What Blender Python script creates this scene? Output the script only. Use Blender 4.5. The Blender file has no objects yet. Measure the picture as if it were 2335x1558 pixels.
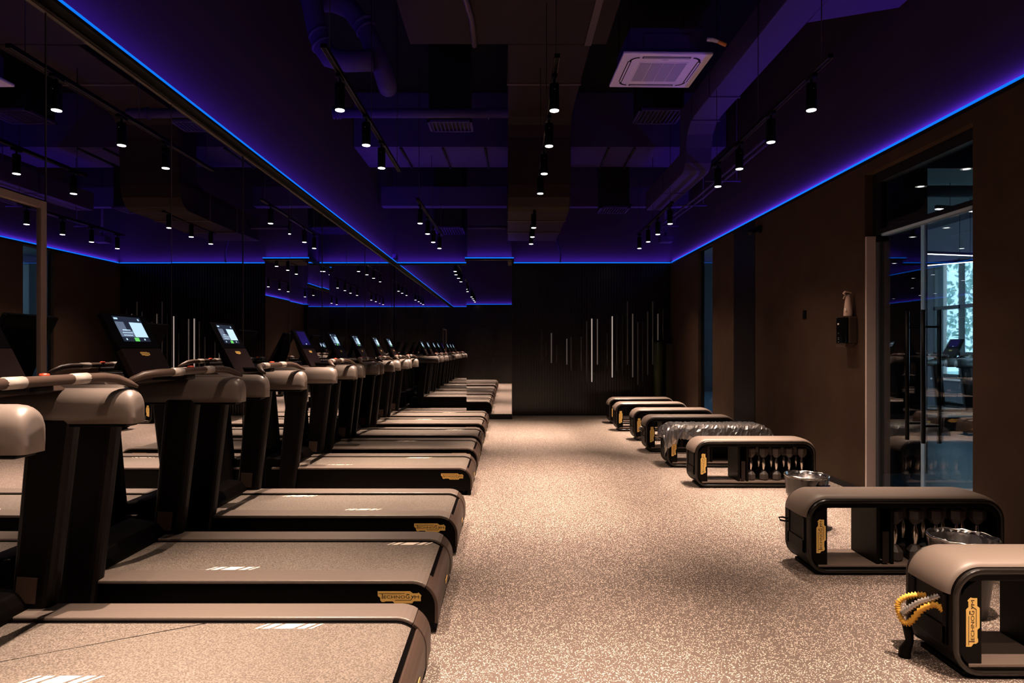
import bpy, bmesh, math, random
from mathutils import Vector, Matrix, Euler
random.seed(7)
SC = bpy.context.scene
COL = SC.collection
PI = math.pi
# ------------------------------------------------------------------ camera
cam_d = bpy.data.cameras.new('camera')
cam = bpy.data.objects.new('camera', cam_d); COL.objects.link(cam)
cam.location = (0, 0, 1.37); cam.rotation_euler = (PI/2, 0, 0)
cam_d.sensor_width = 36; cam_d.lens = 36*1450/2335
cam_d.shift_x = 9.5/2335; cam_d.shift_y = 17/2335
cam_d.clip_start = .05
SC.camera = cam
# ------------------------------------------------------------------ look
SC.view_settings.view_transform = 'Standard'; SC.view_settings.look = 'None'
SC.view_settings.gamma = 1; SC.view_settings.use_curve_mapping = False
SC.view_settings.exposure = 0.0
SC.cycles.caustics_reflective = False; SC.cycles.caustics_refractive = False
SC.cycles.max_bounces = 10; SC.cycles.glossy_bounces = 8; SC.cycles.diffuse_bounces = 2
SC.cycles.sample_clamp_indirect = 6
LAMP_W = 960.0        # track spotlight power
LED_W = 3.8          # cove light strip power per metre
# ------------------------------------------------------------------ world: overcast daylight outside the far windows
W = bpy.data.worlds.new('world'); SC.world = W; W.use_nodes = True
bg = W.node_tree.nodes['Background']; bg.inputs[0].default_value = (.55, .82, 1, 1); bg.inputs[1].default_value = 6.5

# ------------------------------------------------------------------ materials
def mat(name, col, rough=.5, metal=0, spec=.5, bump=None, emit=None, est=1, noise=None, coat=0):
    m = bpy.data.materials.new(name); m.use_nodes = True
    nt = m.node_tree; b = nt.nodes['Principled BSDF']
    b.inputs['Base Color'].default_value = (*col, 1); b.inputs['Roughness'].default_value = rough
    b.inputs['Metallic'].default_value = metal; b.inputs['Specular IOR Level'].default_value = spec
    b.inputs['Coat Weight'].default_value = coat
    tc = nt.nodes.new('ShaderNodeTexCoord')
    if noise:      # (scale, lo colour, hi colour, p0, p1)
        n = nt.nodes.new('ShaderNodeTexNoise'); n.inputs['Scale'].default_value = noise[0]; n.inputs['Detail'].default_value = 2
        r = nt.nodes.new('ShaderNodeValToRGB')
        r.color_ramp.elements[0].position = noise[3]; r.color_ramp.elements[0].color = (*noise[1], 1)
        r.color_ramp.elements[1].position = noise[4]; r.color_ramp.elements[1].color = (*noise[2], 1)
        nt.links.new(tc.outputs['Object'], n.inputs['Vector']); nt.links.new(n.outputs['Fac'], r.inputs['Fac'])
        nt.links.new(r.outputs['Color'], b.inputs['Base Color'])
    if bump:       # (scale, strength)
        n2 = nt.nodes.new('ShaderNodeTexNoise'); n2.inputs['Scale'].default_value = bump[0]; n2.inputs['Detail'].default_value = 3
        bp = nt.nodes.new('ShaderNodeBump'); bp.inputs['Strength'].default_value = bump[1]; bp.inputs['Distance'].default_value = .01
        nt.links.new(tc.outputs['Object'], n2.inputs['Vector']); nt.links.new(n2.outputs['Fac'], bp.inputs['Height'])
        nt.links.new(bp.outputs['Normal'], b.inputs['Normal'])
    if emit:
        b.inputs['Emission Color'].default_value = (*emit, 1); b.inputs['Emission Strength'].default_value = est
    return m
def glass(name, tint=(.9, .95, .95), f=.08, rough=.0, hi=.7):
    m = bpy.data.materials.new(name); m.use_nodes = True; nt = m.node_tree; nt.nodes.clear()
    o = nt.nodes.new('ShaderNodeOutputMaterial'); mx = nt.nodes.new('ShaderNodeMixShader')
    t = nt.nodes.new('ShaderNodeBsdfTransparent'); t.inputs[0].default_value = (*tint, 1)
    g = nt.nodes.new('ShaderNodeBsdfGlossy'); g.inputs['Roughness'].default_value = rough
    l = nt.nodes.new('ShaderNodeLayerWeight'); l.inputs[0].default_value = .25
    mr = nt.nodes.new('ShaderNodeMapRange'); mr.inputs[3].default_value = f; mr.inputs[4].default_value = hi
    nt.links.new(l.outputs['Fresnel'], mr.inputs[0]); nt.links.new(mr.outputs[0], mx.inputs[0])
    nt.links.new(t.outputs[0], mx.inputs[1]); nt.links.new(g.outputs[0], mx.inputs[2]); nt.links.new(mx.outputs[0], o.inputs[0])
    return m
M = {}
M['floor'] = mat('speckled_rubber', (.2, .15, .12), .55, spec=.35, noise=(125, (.085, .058, .045), (.78, .62, .5), .49, .60), bump=(125, .15))
M['belt'] = mat('belt_rubber', (.2, .18, .15), .6, spec=.3, noise=(170, (.075, .058, .046), (.17, .138, .114), .40, .62), bump=(170, .1))
M['plastic'] = mat('charcoal_plastic', (.20, .155, .13), .42, spec=.5)
M['cover'] = mat('brown_grey_plastic', (.05, .03, .022), .45, spec=.3)
M['black'] = mat('black_plastic', (.0015, .001, .001), .45, spec=.09)
M['upright'] = mat('upright_metal', (.002, .001, .001), .42, spec=.12)
M['stand'] = mat('stand_plastic', (.012, .006, .005), .45, spec=.2)
M['rail'] = mat('satin_grey_grip', (.15, .118, .10), .38, spec=.6)
M['rib'] = None
M['pad'] = mat('bench_vinyl', (.135, .10, .08), .5, spec=.4, bump=(8, .08))
M['shell'] = mat('bench_shell', (.0016, .0009, .0008), .45, spec=.09)
M['rim'] = mat('bench_rim', (.010, .007, .005), .3, spec=.45)
M['base'] = mat('bench_base', (.14, .10, .08), .35, spec=.5)
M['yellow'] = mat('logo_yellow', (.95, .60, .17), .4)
M['ink'] = mat('logo_ink', (.02, .012, .005), .6)
M['sensor'] = mat('sensor_metal', (.36, .31, .27), .3)
M['white'] = mat('mark_white', (.86, .74, .62), .5)
M['chrome'] = mat('chrome', (.75, .68, .62), .18, metal=1)
M['iron'] = mat('hex_iron', (.05, .038, .033), .5)
M['mirror'] = mat('mirror_silver', (.86, .86, .88), .0, metal=1)
M['gap'] = mat('seam_dark', (.05, .05, .055), .3)
M['seam'] = mat('seam_grey', (.05, .04, .04), .3)
M['frame'] = mat('bronze_frame', (.26, .17, .13), .4)
M['trim'] = mat('bronze_trim', (.06, .036, .026), .45, spec=.5)
M['wall'] = mat('dark_brown_wall', (.105, .062, .04), .75, spec=.2, bump=(60, .12), noise=(3, (.040, .021, .012), (.052, .029, .017), .3, .7))
M['upper'] = mat('upper_wall_violet_glow', (.032, .019, .048), .8, spec=.1, bump=(4, .25))  # dark grey wall with the violet cove glow tinted into it
M['ceil'] = mat('ceiling_paint', (.004, .003, .005), .9, spec=.1)
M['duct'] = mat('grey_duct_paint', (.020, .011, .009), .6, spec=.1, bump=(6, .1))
M['duct2'] = mat('dark_duct_violet_lit', (.035, .02, .10), .6, spec=.15, bump=(9, .15))  # dark ducts, violet strip light put into the base colour
M['slat'] = mat('dark_slats', (.006, .0035, .003), .25, spec=.5)
M['panel'] = mat('dark_wall_panel', (.006, .0045, .006), .5, spec=.2)
M['acw'] = mat('ac_white_violet_lit', (.85, .74, 1.0), .45)  # white casing, the violet of the strip lights mixed into its colour
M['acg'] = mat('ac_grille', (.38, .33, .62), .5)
M['dark'] = mat('flat_black', (.004, .004, .004), .6, spec=.2)
M['led'] = mat('led_diffuser', (.01, .01, .01), .5, emit=(.002, .17, 1), est=1.15)
M['lens'] = mat('lamp_lens', (1, 1, 1), .3, emit=(1, .94, .88), est=6)
M['bluegl'] = mat('white_frame', (.62, .50, .46), .4)
M['glass'] = glass('door_glass', (.84, .88, .9), .03, hi=.4)
M['glass_dark'] = glass('dark_glass', (.6, .65, .68), .03, hi=.4)
def trans(name, col):
    m = bpy.data.materials.new(name); m.use_nodes = True; nt = m.node_tree; nt.nodes.clear()
    o = nt.nodes.new('ShaderNodeOutputMaterial'); t = nt.nodes.new('ShaderNodeBsdfTranslucent'); t.inputs[0].default_value = (*col, 1)
    nt.links.new(t.outputs[0], o.inputs[0]); return m
M['edge'] = trans('glass_edge_polished', (.97, .99, 1))
M['pane'] = glass('window_glass', (.9, .97, 1), .03)
M['wrap'] = glass('plastic_wrap', (.8, .72, .66), .5, .33)
M['liner'] = glass('bin_liner', (.60, .56, .54), .16, .2)
M['bin'] = mat('bin_plastic', (.03, .027, .03), .35)
M['bluelab'] = mat('blue_film', (.01, .04, .20), .3)
M['green'] = mat('olive_green', (.022, .032, .003), .45)
M['red'] = mat('button_red', (.6, .05, .02), .35)
M['ofloor'] = mat('other_room_floor', (.055, .085, .12), .35, spec=.5, noise=(40, (.045, .075, .11), (.075, .11, .15), .4, .6))
M['owall'] = mat('other_room_wall', (.05, .055, .07), .7)
M['wframe'] = mat('window_frame_black', (.015, .017, .02), .4)
M['leaf'] = mat('leaf_green', (.16, .30, .22), .6, noise=(6, (.22, .38, .32), (.5, .68, .6), .35, .65))
M['ytube'] = mat('yellow_sleeve', (.85, .44, .06), .7, bump=(30, .3))
M['stube'] = mat('silver_sleeve', (.55, .50, .45), .35, metal=.6)
M['sprayw'] = mat('bottle_white', (.72, .50, .40), .45)
M['scr_dark'] = mat('screen_dark', (.004, .005, .01), .12, emit=(.03, .04, .07), est=.6)
M['scr_off'] = mat('screen_off_purple_reflection', (.004, .004, .02), .12, emit=(.02, .008, .12), est=.5)  # unlit screen; its purple reflection is painted in as weak emission
M['scr_light'] = mat('screen_light', (.3, .4, .5), .2, emit=(.52, .78, .95), est=1.0)
M['scr_mid'] = mat('screen_mid', (.1, .12, .15), .2, emit=(.10, .14, .22), est=1)
M['scr_green'] = mat('screen_green', (.1, .4, .1), .2, emit=(.12, .62, .12), est=1)
M['tint'] = mat('olive_tubes', (.03, .025, .01), .4)
BARM = [mat('bar_glow_%s' % n, c, .3, metal=.0, spec=.6, emit=(.9, .72, .62), est={'pale': .45, 'rose': .07, 'brown': .01, 'dim': .002, 'olive': .012}[n]) for n, c in
        (('pale', (.5, .45, .4)), ('rose', (.20, .13, .10)), ('brown', (.06, .035, .025)), ('dim', (.025, .018, .02)), ('olive', (.06, .05, .02)))]  # bar brightness put in as a faint glow, strength set per tone
def dots(m, scale, base, hi, keep=.5, r=.38, var=None):
    nt = m.node_tree; b = nt.nodes['Principled BSDF']; tc = nt.nodes.new('ShaderNodeTexCoord')
    v = nt.nodes.new('ShaderNodeTexVoronoi'); v.inputs['Scale'].default_value = scale
    lt = nt.nodes.new('ShaderNodeMath'); lt.operation = 'LESS_THAN'; lt.inputs[1].default_value = r
    sp_ = nt.nodes.new('ShaderNodeSeparateColor'); g = nt.nodes.new('ShaderNodeMath'); g.operation = 'GREATER_THAN'; g.inputs[1].default_value = keep
    mu = nt.nodes.new('ShaderNodeMath'); mu.operation = 'MULTIPLY'; mx = nt.nodes.new('ShaderNodeMix'); mx.data_type = 'RGBA'
    mx.inputs[6].default_value = (*base, 1); mx.inputs[7].default_value = (*hi, 1)
    nt.links.new(tc.outputs['Object'], v.inputs['Vector']); nt.links.new(v.outputs['Distance'], lt.inputs[0]); nt.links.new(v.outputs['Color'], sp_.inputs[0])
    nt.links.new(sp_.outputs[0], g.inputs[0]); nt.links.new(lt.outputs[0], mu.inputs[0]); nt.links.new(g.outputs[0], mu.inputs[1]); nt.links.new(mu.outputs[0], mx.inputs[0])
    for l in list(b.inputs['Base Color'].links): nt.links.remove(l)
    nt.links.new(mx.outputs[2], b.inputs['Base Color'])
dots(M['floor'], 170, (.105, .076, .062), (.72, .60, .50), .55, .40)
# ribbed rail plastic
def ribbed(name, col, rough, axis=1, scale=60):
    m = mat(name, col, rough); nt = m.node_tree; b = nt.nodes['Principled BSDF']
    tc = nt.nodes.new('ShaderNodeTexCoord'); w = nt.nodes.new('ShaderNodeTexWave'); w.bands_direction = 'XYZ'[axis]
    w.inputs['Scale'].default_value = scale/6.28; bp = nt.nodes.new('ShaderNodeBump'); bp.inputs['Strength'].default_value = .35; bp.inputs['Distance'].default_value = .003
    nt.links.new(tc.outputs['Object'], w.inputs['Vector']); nt.links.new(w.outputs['Fac'], bp.inputs['Height']); nt.links.new(bp.outputs['Normal'], b.inputs['Normal'])
    return m
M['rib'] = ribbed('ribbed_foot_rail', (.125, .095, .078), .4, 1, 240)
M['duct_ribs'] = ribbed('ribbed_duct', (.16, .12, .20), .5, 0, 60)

# ------------------------------------------------------------------ mesh helpers
class MB:
    def __init__(s): s.v = []; s.f = []; s.mi = []; s.cur = 0; s.sm = []; s.smooth = False
    def add(s, vs, fs):
        n = len(s.v); s.v += [tuple(p) for p in vs]
        for f in fs: s.f.append([i+n for i in f]); s.mi.append(s.cur); s.sm.append(s.smooth)
        return s
    def box(s, x0, x1, y0, y1, z0, z1):
        return s.add([(x0,y0,z0),(x1,y0,z0),(x1,y1,z0),(x0,y1,z0),(x0,y0,z1),(x1,y0,z1),(x1,y1,z1),(x0,y1,z1)],
                     [(0,3,2,1),(4,5,6,7),(0,1,5,4),(1,2,6,5),(2,3,7,6),(3,0,4,7)])
    def hexa(s, a, b):      # two quads a (4 pts) and b (4 pts)
        return s.add(list(a)+list(b), [(0,3,2,1),(4,5,6,7),(0,1,5,4),(1,2,6,5),(2,3,7,6),(3,0,4,7)])
    def prism(s, pts, ax, a, b):   # polygon in the plane normal to ax, from a to b
        def P(u, v, w): return {'x': (w,u,v), 'y': (u,w,v), 'z': (u,v,w)}[ax]
        n = len(pts)
        return s.add([P(u,v,a) for u,v in pts]+[P(u,v,b) for u,v in pts],
                     [list(range(n))[::-1], list(range(n,2*n))]+[(i,(i+1)%n,(i+1)%n+n,i+n) for i in range(n)])
    def strip(s, prof, y0, y1, t):   # thick strip following an xz profile, thickness t along its normal
        n = len(prof); nor = []
        for i in range(n):
            a = Vector(prof[max(i-1,0)]); b = Vector(prof[min(i+1,n-1)]); d = (b-a).normalized(); nor.append(Vector((-d.y, d.x)))
        out = [(p[0]+q.x*t, p[1]+q.y*t) for p, q in zip(prof, nor)]
        vs = []; fs = []
        for p, o in zip(prof, out): vs += [(p[0],y0,p[1]),(p[0],y1,p[1]),(o[0],y1,o[1]),(o[0],y0,o[1])]
        for i in range(n-1):
            a = 4*i; b = a+4
            for k in range(4): fs.append((a+k, a+(k+1)%4, b+(k+1)%4, b+k))
        fs += [(3,2,1,0), tuple(4*(n-1)+k for k in range(4))]
        return s.add(vs, fs)
    def tube(s, pts, r, n=12, cap=True, ry=None):
        pts = [Vector(p) for p in pts]; vs = []; fs = []
        rs = r if isinstance(r, (list, tuple)) else [r]*len(pts)
        up = None
        for i, p in enumerate(pts):
            d = (pts[min(i+1,len(pts)-1)]-pts[max(i-1,0)]).normalized()
            if up is None: up = Vector((0,0,1)) if abs(d.z) < .9 else Vector((1,0,0))
            a = d.cross(up).normalized(); b = a.cross(d).normalized(); up = b
            for k in range(n):
                t = 2*PI*k/n; vs.append(p + a*math.cos(t)*rs[i] + b*math.sin(t)*(rs[i] if ry is None else rs[i]*ry))
        for i in range(len(pts)-1):
            for k in range(n): fs.append((i*n+k, i*n+(k+1)%n, (i+1)*n+(k+1)%n, (i+1)*n+k))
        if cap: fs += [list(range(n))[::-1], [(len(pts)-1)*n+k for k in range(n)]]
        sm = s.smooth; s.smooth = True; s.add(vs, fs); s.smooth = sm
        return s
    def lathe(s, prof, n=24, c=(0,0), cap=True):
        vs = []; fs = []
        for r, z in prof:
            for k in range(n): t = 2*PI*k/n; vs.append((c[0]+r*math.cos(t), c[1]+r*math.sin(t), z))
        for i in range(len(prof)-1):
            for k in range(n): fs.append((i*n+k, i*n+(k+1)%n, (i+1)*n+(k+1)%n, (i+1)*n+k))
        if cap: fs += [list(range(n))[::-1], [(len(prof)-1)*n+k for k in range(n)]]
        sm = s.smooth; s.smooth = True; s.add(vs, fs); s.smooth = sm
        return s
    def xf(s, m, start=0):
        for i in range(start, len(s.v)): s.v[i] = tuple(m @ Vector(s.v[i]))
        return s
    def build(s, name, mats, parent=None, bevel=0, seg=2, loc=(0,0,0), rotz=0, fix=True):
        me = bpy.data.meshes.new(name); me.from_pydata(s.v, [], s.f)
        for m in (mats if isinstance(mats, list) else [mats]): me.materials.append(m)
        for p, k, q in zip(me.polygons, s.mi, s.sm): p.material_index = k; p.use_smooth = q
        if fix:
            bm = bmesh.new(); bm.from_mesh(me); bmesh.ops.recalc_face_normals(bm, faces=bm.faces); bm.to_mesh(me); bm.free()
        o = bpy.data.objects.new(name, me); COL.objects.link(o); o.parent = parent; o.location = loc; o.rotation_euler = (0,0,rotz)
        if bevel:
            b = o.modifiers.new('bevel', 'BEVEL'); b.width = bevel; b.segments = seg; b.limit_method = 'ANGLE'; b.angle_limit = .6
            b.harden_normals = False
        return o
def tag(o, label, cat, group=None, kind=None):
    o['label'] = label; o['category'] = cat
    if group: o['group'] = group
    if kind: o['kind'] = kind
    return o
def thing(name, label, cat, loc=(0,0,0), rotz=0, group=None):
    o = bpy.data.objects.new(name, None); COL.objects.link(o); o.location = loc; o.rotation_euler = (0,0,rotz); o.empty_display_size = .1
    return tag(o, label, cat, group)
def struct(o): o['kind'] = 'structure'; return o
def copy_tree(o, parent=None):
    c = o.copy(); COL.objects.link(c); c.parent = parent
    for ch in list(o.children): copy_tree(ch, c)
    return c
def arc(cx, cz, r, a0, a1, n=8): return [(cx+r*math.cos(math.radians(a0+(a1-a0)*i/n)), cz+r*math.sin(math.radians(a0+(a1-a0)*i/n))) for i in range(n+1)]

# ------------------------------------------------------------------ the yellow wordmark plate (built once, width 1 along x, facing -y)
def text_mesh(s, size, sx=1):
    c = bpy.data.curves.new('t', 'FONT'); c.body = s; c.size = size; c.extrude = 0; c.resolution_u = 3; c.offset = 0
    o = bpy.data.objects.new('t', c); COL.objects.link(o)
    dg = bpy.context.evaluated_depsgraph_get(); me = bpy.data.meshes.new_from_object(o.evaluated_get(dg))
    vs = [(v.co.x*sx, v.co.y) for v in me.vertices]; fs = [list(p.vertices) for p in me.polygons]
    bpy.data.objects.remove(o); bpy.data.curves.remove(c); bpy.data.meshes.remove(me)
    return vs, fs
def build_logo_mesh():
    b = MB()
    def q(px, py): return ((px-465)/657, -(py-287)/657)
    poly = [(138,197),(628,197),(665,228),(735,228),(748,216),(764,228),(795,262),(785,282),(785,345),(680,345),(655,378),(390,378),(365,348),(255,348),(240,357),(200,357),(178,330),(176,295),(138,265)]
    pts = [q(*p) for p in poly][::-1]
    b.prism(pts, 'y', -.006, .0)
    b.cur = 1
    def fit(s, x0, y0, x1, y1):      # letters fitted to a pixel box of the plate
        vs, fs = text_mesh(s, 1)
        xs = [v[0] for v in vs]; ys = [v[1] for v in vs]
        a0, a1, b0, b1 = min(xs), max(xs), min(ys), max(ys)
        (u0, v1), (u1, v0) = q(x0, y0), q(x1, y1)
        b.add([(u0+(v[0]-a0)/(a1-a0)*(u1-u0), -.0085, v0+(v[1]-b0)/(b1-b0)*(v1-v0)) for v in vs], fs)
    def bar(x0, y0, x1, y1): (u0, v1), (u1, v0) = q(x0, y0), q(x1, y1); b.box(u0, u1, -.0085, -.006, v0, v1)
    bar(160, 228, 545, 235); bar(202, 235, 214, 310); fit('ECHNO', 228, 259, 552, 306)
    bar(566, 238, 612, 245); fit('G', 562, 243, 616, 306)
    bar(398, 327, 628, 334)
    u = [q(626,334), q(638,334), q(690,262), q(676,262)]; b.prism([u[0],u[1],u[2],u[3]], 'y', -.0085, -.006)
    u = [q(640,262), q(654,262), q(668,292), q(660,300)]; b.prism(u, 'y', -.0085, -.006)
    fit('M', 692, 262, 760, 306)
    me = b.build('logo_plate', [M['yellow'], M['ink']]); m = me.data; bpy.data.objects.remove(me); return m
LOGO = build_logo_mesh()
def logo(parent, loc, rot, w):
    o = bpy.data.objects.new('logo_plate', LOGO); COL.objects.link(o); o.parent = parent; o.location = loc
    o.rotation_euler = rot; o.scale = (w, .2, w); return o

# ================================================================== THE ROOM
XL, XR, YB, YS, ZC, YF, ZT = -2.34, 3.345, 13.09, 12.39, 3.13, -.45, 5.3
SX0, SX1 = -.795, .077
DY0, DY1, DZ = 4.575, 5.96, 3.0
struct(MB().box(XL-.1, XR+.10, YF, YB+.1, -.06, 0).build('floor', M['floor']))
struct(MB().box(XL-.2, XR+.25, YF, YB+.2, ZT, ZT+.1).build('ceiling', M['ceil']))
struct(MB().box(XL-.16, XL-.03, YF, YB+.2, 0, ZT).build('wall_left', M['upper']))
b = MB(); b.box(XL-.16, XR+.15, YB+.03, YB+.2, 0, ZT); b.box(SX0, SX1, YS+.03, YB+.03, 0, ZT)
struct(b.build('wall_back', M['upper']))
struct(MB().box(XL-.16, XR+.15, YF-.1, YF, 0, ZC-.02).build('wall_front', M['slat']))
struct(MB().box(XL-.16, XR+.15, YF-.13, YF-.03, ZC-.02, ZT).build('wall_front_upper', M['upper']))
b = MB()
for y0, y1, z0, z1 in ((YF, DY0, 0, ZC-.01), (DY1, 10.39, 0, ZC-.01), (11.18, YB+.03, 0, ZC-.01), (10.39, 11.18, ZC-.04, ZC-.01), (DY0, DY1, DZ, ZC-.01)): b.box(XR, XR+.11, y0, y1, z0, z1)
struct(b.build('wall_right', M['wall']))
struct(MB().box(XR+.03, XR+.15, YF, YB+.2, ZC-.01, ZT).build('wall_right_upper', M['upper']))
struct(MB().box(XR-.012, XR, DY1+.05, YB-.05, 0, .055).build('baseboard_right', M['panel']))
# ledges carrying the light strips, and the strips themselves
struct(MB().box(XL-.03, XL+.07, YF, YB, ZC-.02, ZC).build('trim_1', M['dark']))
struct(MB().box(XL-.001, XL+.012, YF, YB, ZC-.058, ZC-.046).build('trim_6', M['trim']))
b = MB(); b.box(XL-.03, SX0, YB-.04, YB+.03, ZC-.03, ZC); b.box(SX0-.04, SX1+.04, YS-.04, YS+.03, ZC-.03, ZC); b.box(SX0-.04, SX0, YS, YB, ZC-.03, ZC); b.box(SX1, SX1+.04, YS, YB, ZC-.03, ZC); b.box(SX1, XR, YB-.04, YB+.03, ZC-.03, ZC)
struct(b.build('trim_2', M['panel']))
struct(MB().box(XR-.004, XR+.03, YF, YB, ZC-.03, ZC).build('trim_3', M['panel']))
LEDC = (.21, .065, 1.0)
def led(label, x0, x1, y0, y1, z=ZC):
    o = MB().box(x0, x1, y0, y1, z, z+.022).build('led_strip', M['led']); tag(o, label, 'light strip', 'blue light strips along the wall tops')
    L = max(x1-x0, y1-y0); n = max(1, round(L/3.5))
    for i in range(n):
        d = bpy.data.lights.new('strip_glow', 'AREA'); d.shape = 'RECTANGLE'; d.energy = LED_W*L/n; d.color = LEDC
        a = bpy.data.objects.new('strip_glow', d); COL.objects.link(a); a.parent = o
        if y1-y0 > x1-x0: d.size = .012; d.size_y = L/n; a.location = ((x0+x1)/2, y0+(i+.5)*L/n, z+.026)
        else: d.size = L/n; d.size_y = .012; a.location = (x0+(i+.5)*L/n, (y0+y1)/2, z+.026)
        a.rotation_euler = (PI, 0, 0)
    return o
led('long blue light strip on top of the left mirror wall', XL+.045, XL+.065, YF, YB-.05)
led('blue light strip above the left recess of the back mirrors', XL+.07, SX0-.045, YB-.038, YB-.02)
led('short blue light strip on the projecting mirrored pier', SX0-.04, SX1+.04, YS-.038, YS-.02)
led('blue light strip above the slatted back wall', SX1+.045, XR-.01, YB-.038, YB-.02)
struct(MB().box(XL, XR, YF-.002, YF+.03, ZC-.02, ZC).build('trim_7', M['panel']))
led('blue light strip on the wall behind the camera, seen only in the back mirrors', XL+.07, XR-.01, YF+.006, YF+.024)
led('long blue light strip on top of the brown right wall', XR-.002, XR+.016, YF, YB-.05)
# mirrors
def mirror(label, group, b, y=None):
    o = b.build('mirror_panel', M['mirror'], fix=True); return tag(o, label, 'mirror', group)
ORD = ['first', 'second', 'third', 'fourth', 'fifth', 'sixth', 'seventh', 'eighth', 'ninth', 'tenth', 'eleventh', 'twelfth']
y = 3.22; k = 0
while y < YB-.1:
    y1 = min(y+1.2, YB)
    b = MB().box(-.02, 0, 0, y1-y-.006, .06, ZC-.03)
    o = mirror('tall mirror panel on the left wall, %s beyond the framed mirror door' % ORD[k], 'tall mirror panels along the left wall', b)
    o.location = (XL, y+.003, 0); o.rotation_euler = (0, 0, math.radians((-.1, .08, -.12, .1, -.05, .08, 0, .05, 0)[k % 9]))
    MB().box(0, .003, -.006, .0, .06, ZC-.03).build('panel_edge', M['seam'], o)
    y = y1; k += 1
o = mirror('mirror panel on the left wall above the framed mirror door', 'tall mirror panels along the left wall', MB().box(XL-.02, XL, 2.0, 3.214, 2.12, ZC-.03))
o = mirror('mirror panel on the left wall nearest the camera', 'tall mirror panels along the left wall', MB().box(XL-.02, XL, YF, 1.994, .06, ZC-.03))
d2 = thing('door_1', 'mirrored door in a thin bronze frame on the left wall behind the nearest treadmills', 'door', (XL, 2.0, 0)); d2['kind'] = 'structure'
MB().box(-.02, -.004, .03, 1.18, .03, 2.07).build('door_mirror', M['mirror'], d2).rotation_euler = (0, 0, math.radians(-.25))
b = MB(); b.box(-.02, .014, 1.17, 1.21, .0, 2.112); b.box(-.02, .014, 0, .04, .0, 2.112); b.box(-.02, .014, .04, 1.17, 2.072, 2.112); b.box(-.02,.014,.04,1.17,0,.03)
b.build('door_frame', M['frame'], d2, .004)
struct(MB().box(XL-.03, XL, YF, YB, 0, .058).build('baseboard_left', M['panel']))
mirror('mirror in the back wall recess, left of the projecting pier', 'back wall mirrors', MB().box(XL+.01, SX0-.005, YB, YB+.02, .10, ZC-.03))
mirror('mirror on the front of the projecting pier at the back', 'back wall mirrors', MB().box(SX0, SX1, YS, YS+.02, .10, ZC-.03))
mirror('narrow mirror on the left flank of the projecting pier', 'back wall mirrors', MB().box(SX0-.012, SX0, YS+.03, YB-.005, .10, ZC-.03))
b = MB(); b.box(XL, SX0, YB-.02, YB+.03, 0, .10); b.box(SX0-.02, SX1, YS-.02, YS+.03, 0, .10); b.box(SX0-.02, SX0, YS, YB, 0, .10)
struct(b.build('baseboard_back', M['panel']))
# slatted back wall (one cladding) with thin vertical bars
b = MB(); b.box(SX1, XR, YB, YB+.02, 0, ZC-.03)
x = SX1+.02
while x < XR-.02: b.box(x, x+.032, YB-.03, YB, 0, ZC-.03); x += .055
b.box(SX1, SX1+.012, YS, YB, 0, ZC-.03)
struct(b.build('wall_back_slats', M['slat']))
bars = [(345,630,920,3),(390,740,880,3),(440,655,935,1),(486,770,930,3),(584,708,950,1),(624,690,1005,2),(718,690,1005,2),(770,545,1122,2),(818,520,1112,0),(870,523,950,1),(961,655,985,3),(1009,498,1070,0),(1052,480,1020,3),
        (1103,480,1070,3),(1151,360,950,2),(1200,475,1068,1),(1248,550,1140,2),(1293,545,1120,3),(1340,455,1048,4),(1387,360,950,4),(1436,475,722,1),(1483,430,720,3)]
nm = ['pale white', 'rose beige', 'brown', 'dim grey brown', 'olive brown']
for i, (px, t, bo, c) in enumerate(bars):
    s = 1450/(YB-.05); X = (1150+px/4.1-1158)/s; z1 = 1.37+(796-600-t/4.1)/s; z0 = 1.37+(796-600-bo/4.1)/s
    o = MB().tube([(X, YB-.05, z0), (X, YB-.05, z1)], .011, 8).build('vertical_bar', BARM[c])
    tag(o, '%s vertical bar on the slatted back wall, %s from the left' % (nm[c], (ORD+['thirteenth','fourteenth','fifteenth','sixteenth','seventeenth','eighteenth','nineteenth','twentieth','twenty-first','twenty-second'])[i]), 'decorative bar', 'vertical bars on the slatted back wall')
# dark panels in the right wall
struct(MB().box(XR-.006, XR+.01, 8.6, 9.4, .0, ZC-.03).build('trim_4', M['panel']))
w2 = thing('window_2', 'narrow dark glass panel in the brown right wall near the back', 'window', (XR, 10.39, 0)); w2['kind'] = 'structure'
MB().box(.05, .06, 0, .79, 0, ZC-.04).build('window_pane', M['glass_dark'], w2)
MB().box(.0, .11, 0, .79, 0, .06).build('window_sill', M['panel'], w2)
o = MB().lathe([(.01,0),(.10,0),(.10,1.5),(.09,1.51),(.01,1.51)], 20).build('green_roll', M['green'], loc=(3.05, YB-.2, 0)); tag(o, 'olive green upright roll in the dark back right corner', 'mat roll')
o = MB().box(3.20, 3.335, YB-.25, YB-.06, 0, 1.48).build('slatted_box', M['tint']); tag(o, 'dark olive tall box beside the green roll in the back right corner', 'box')

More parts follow.
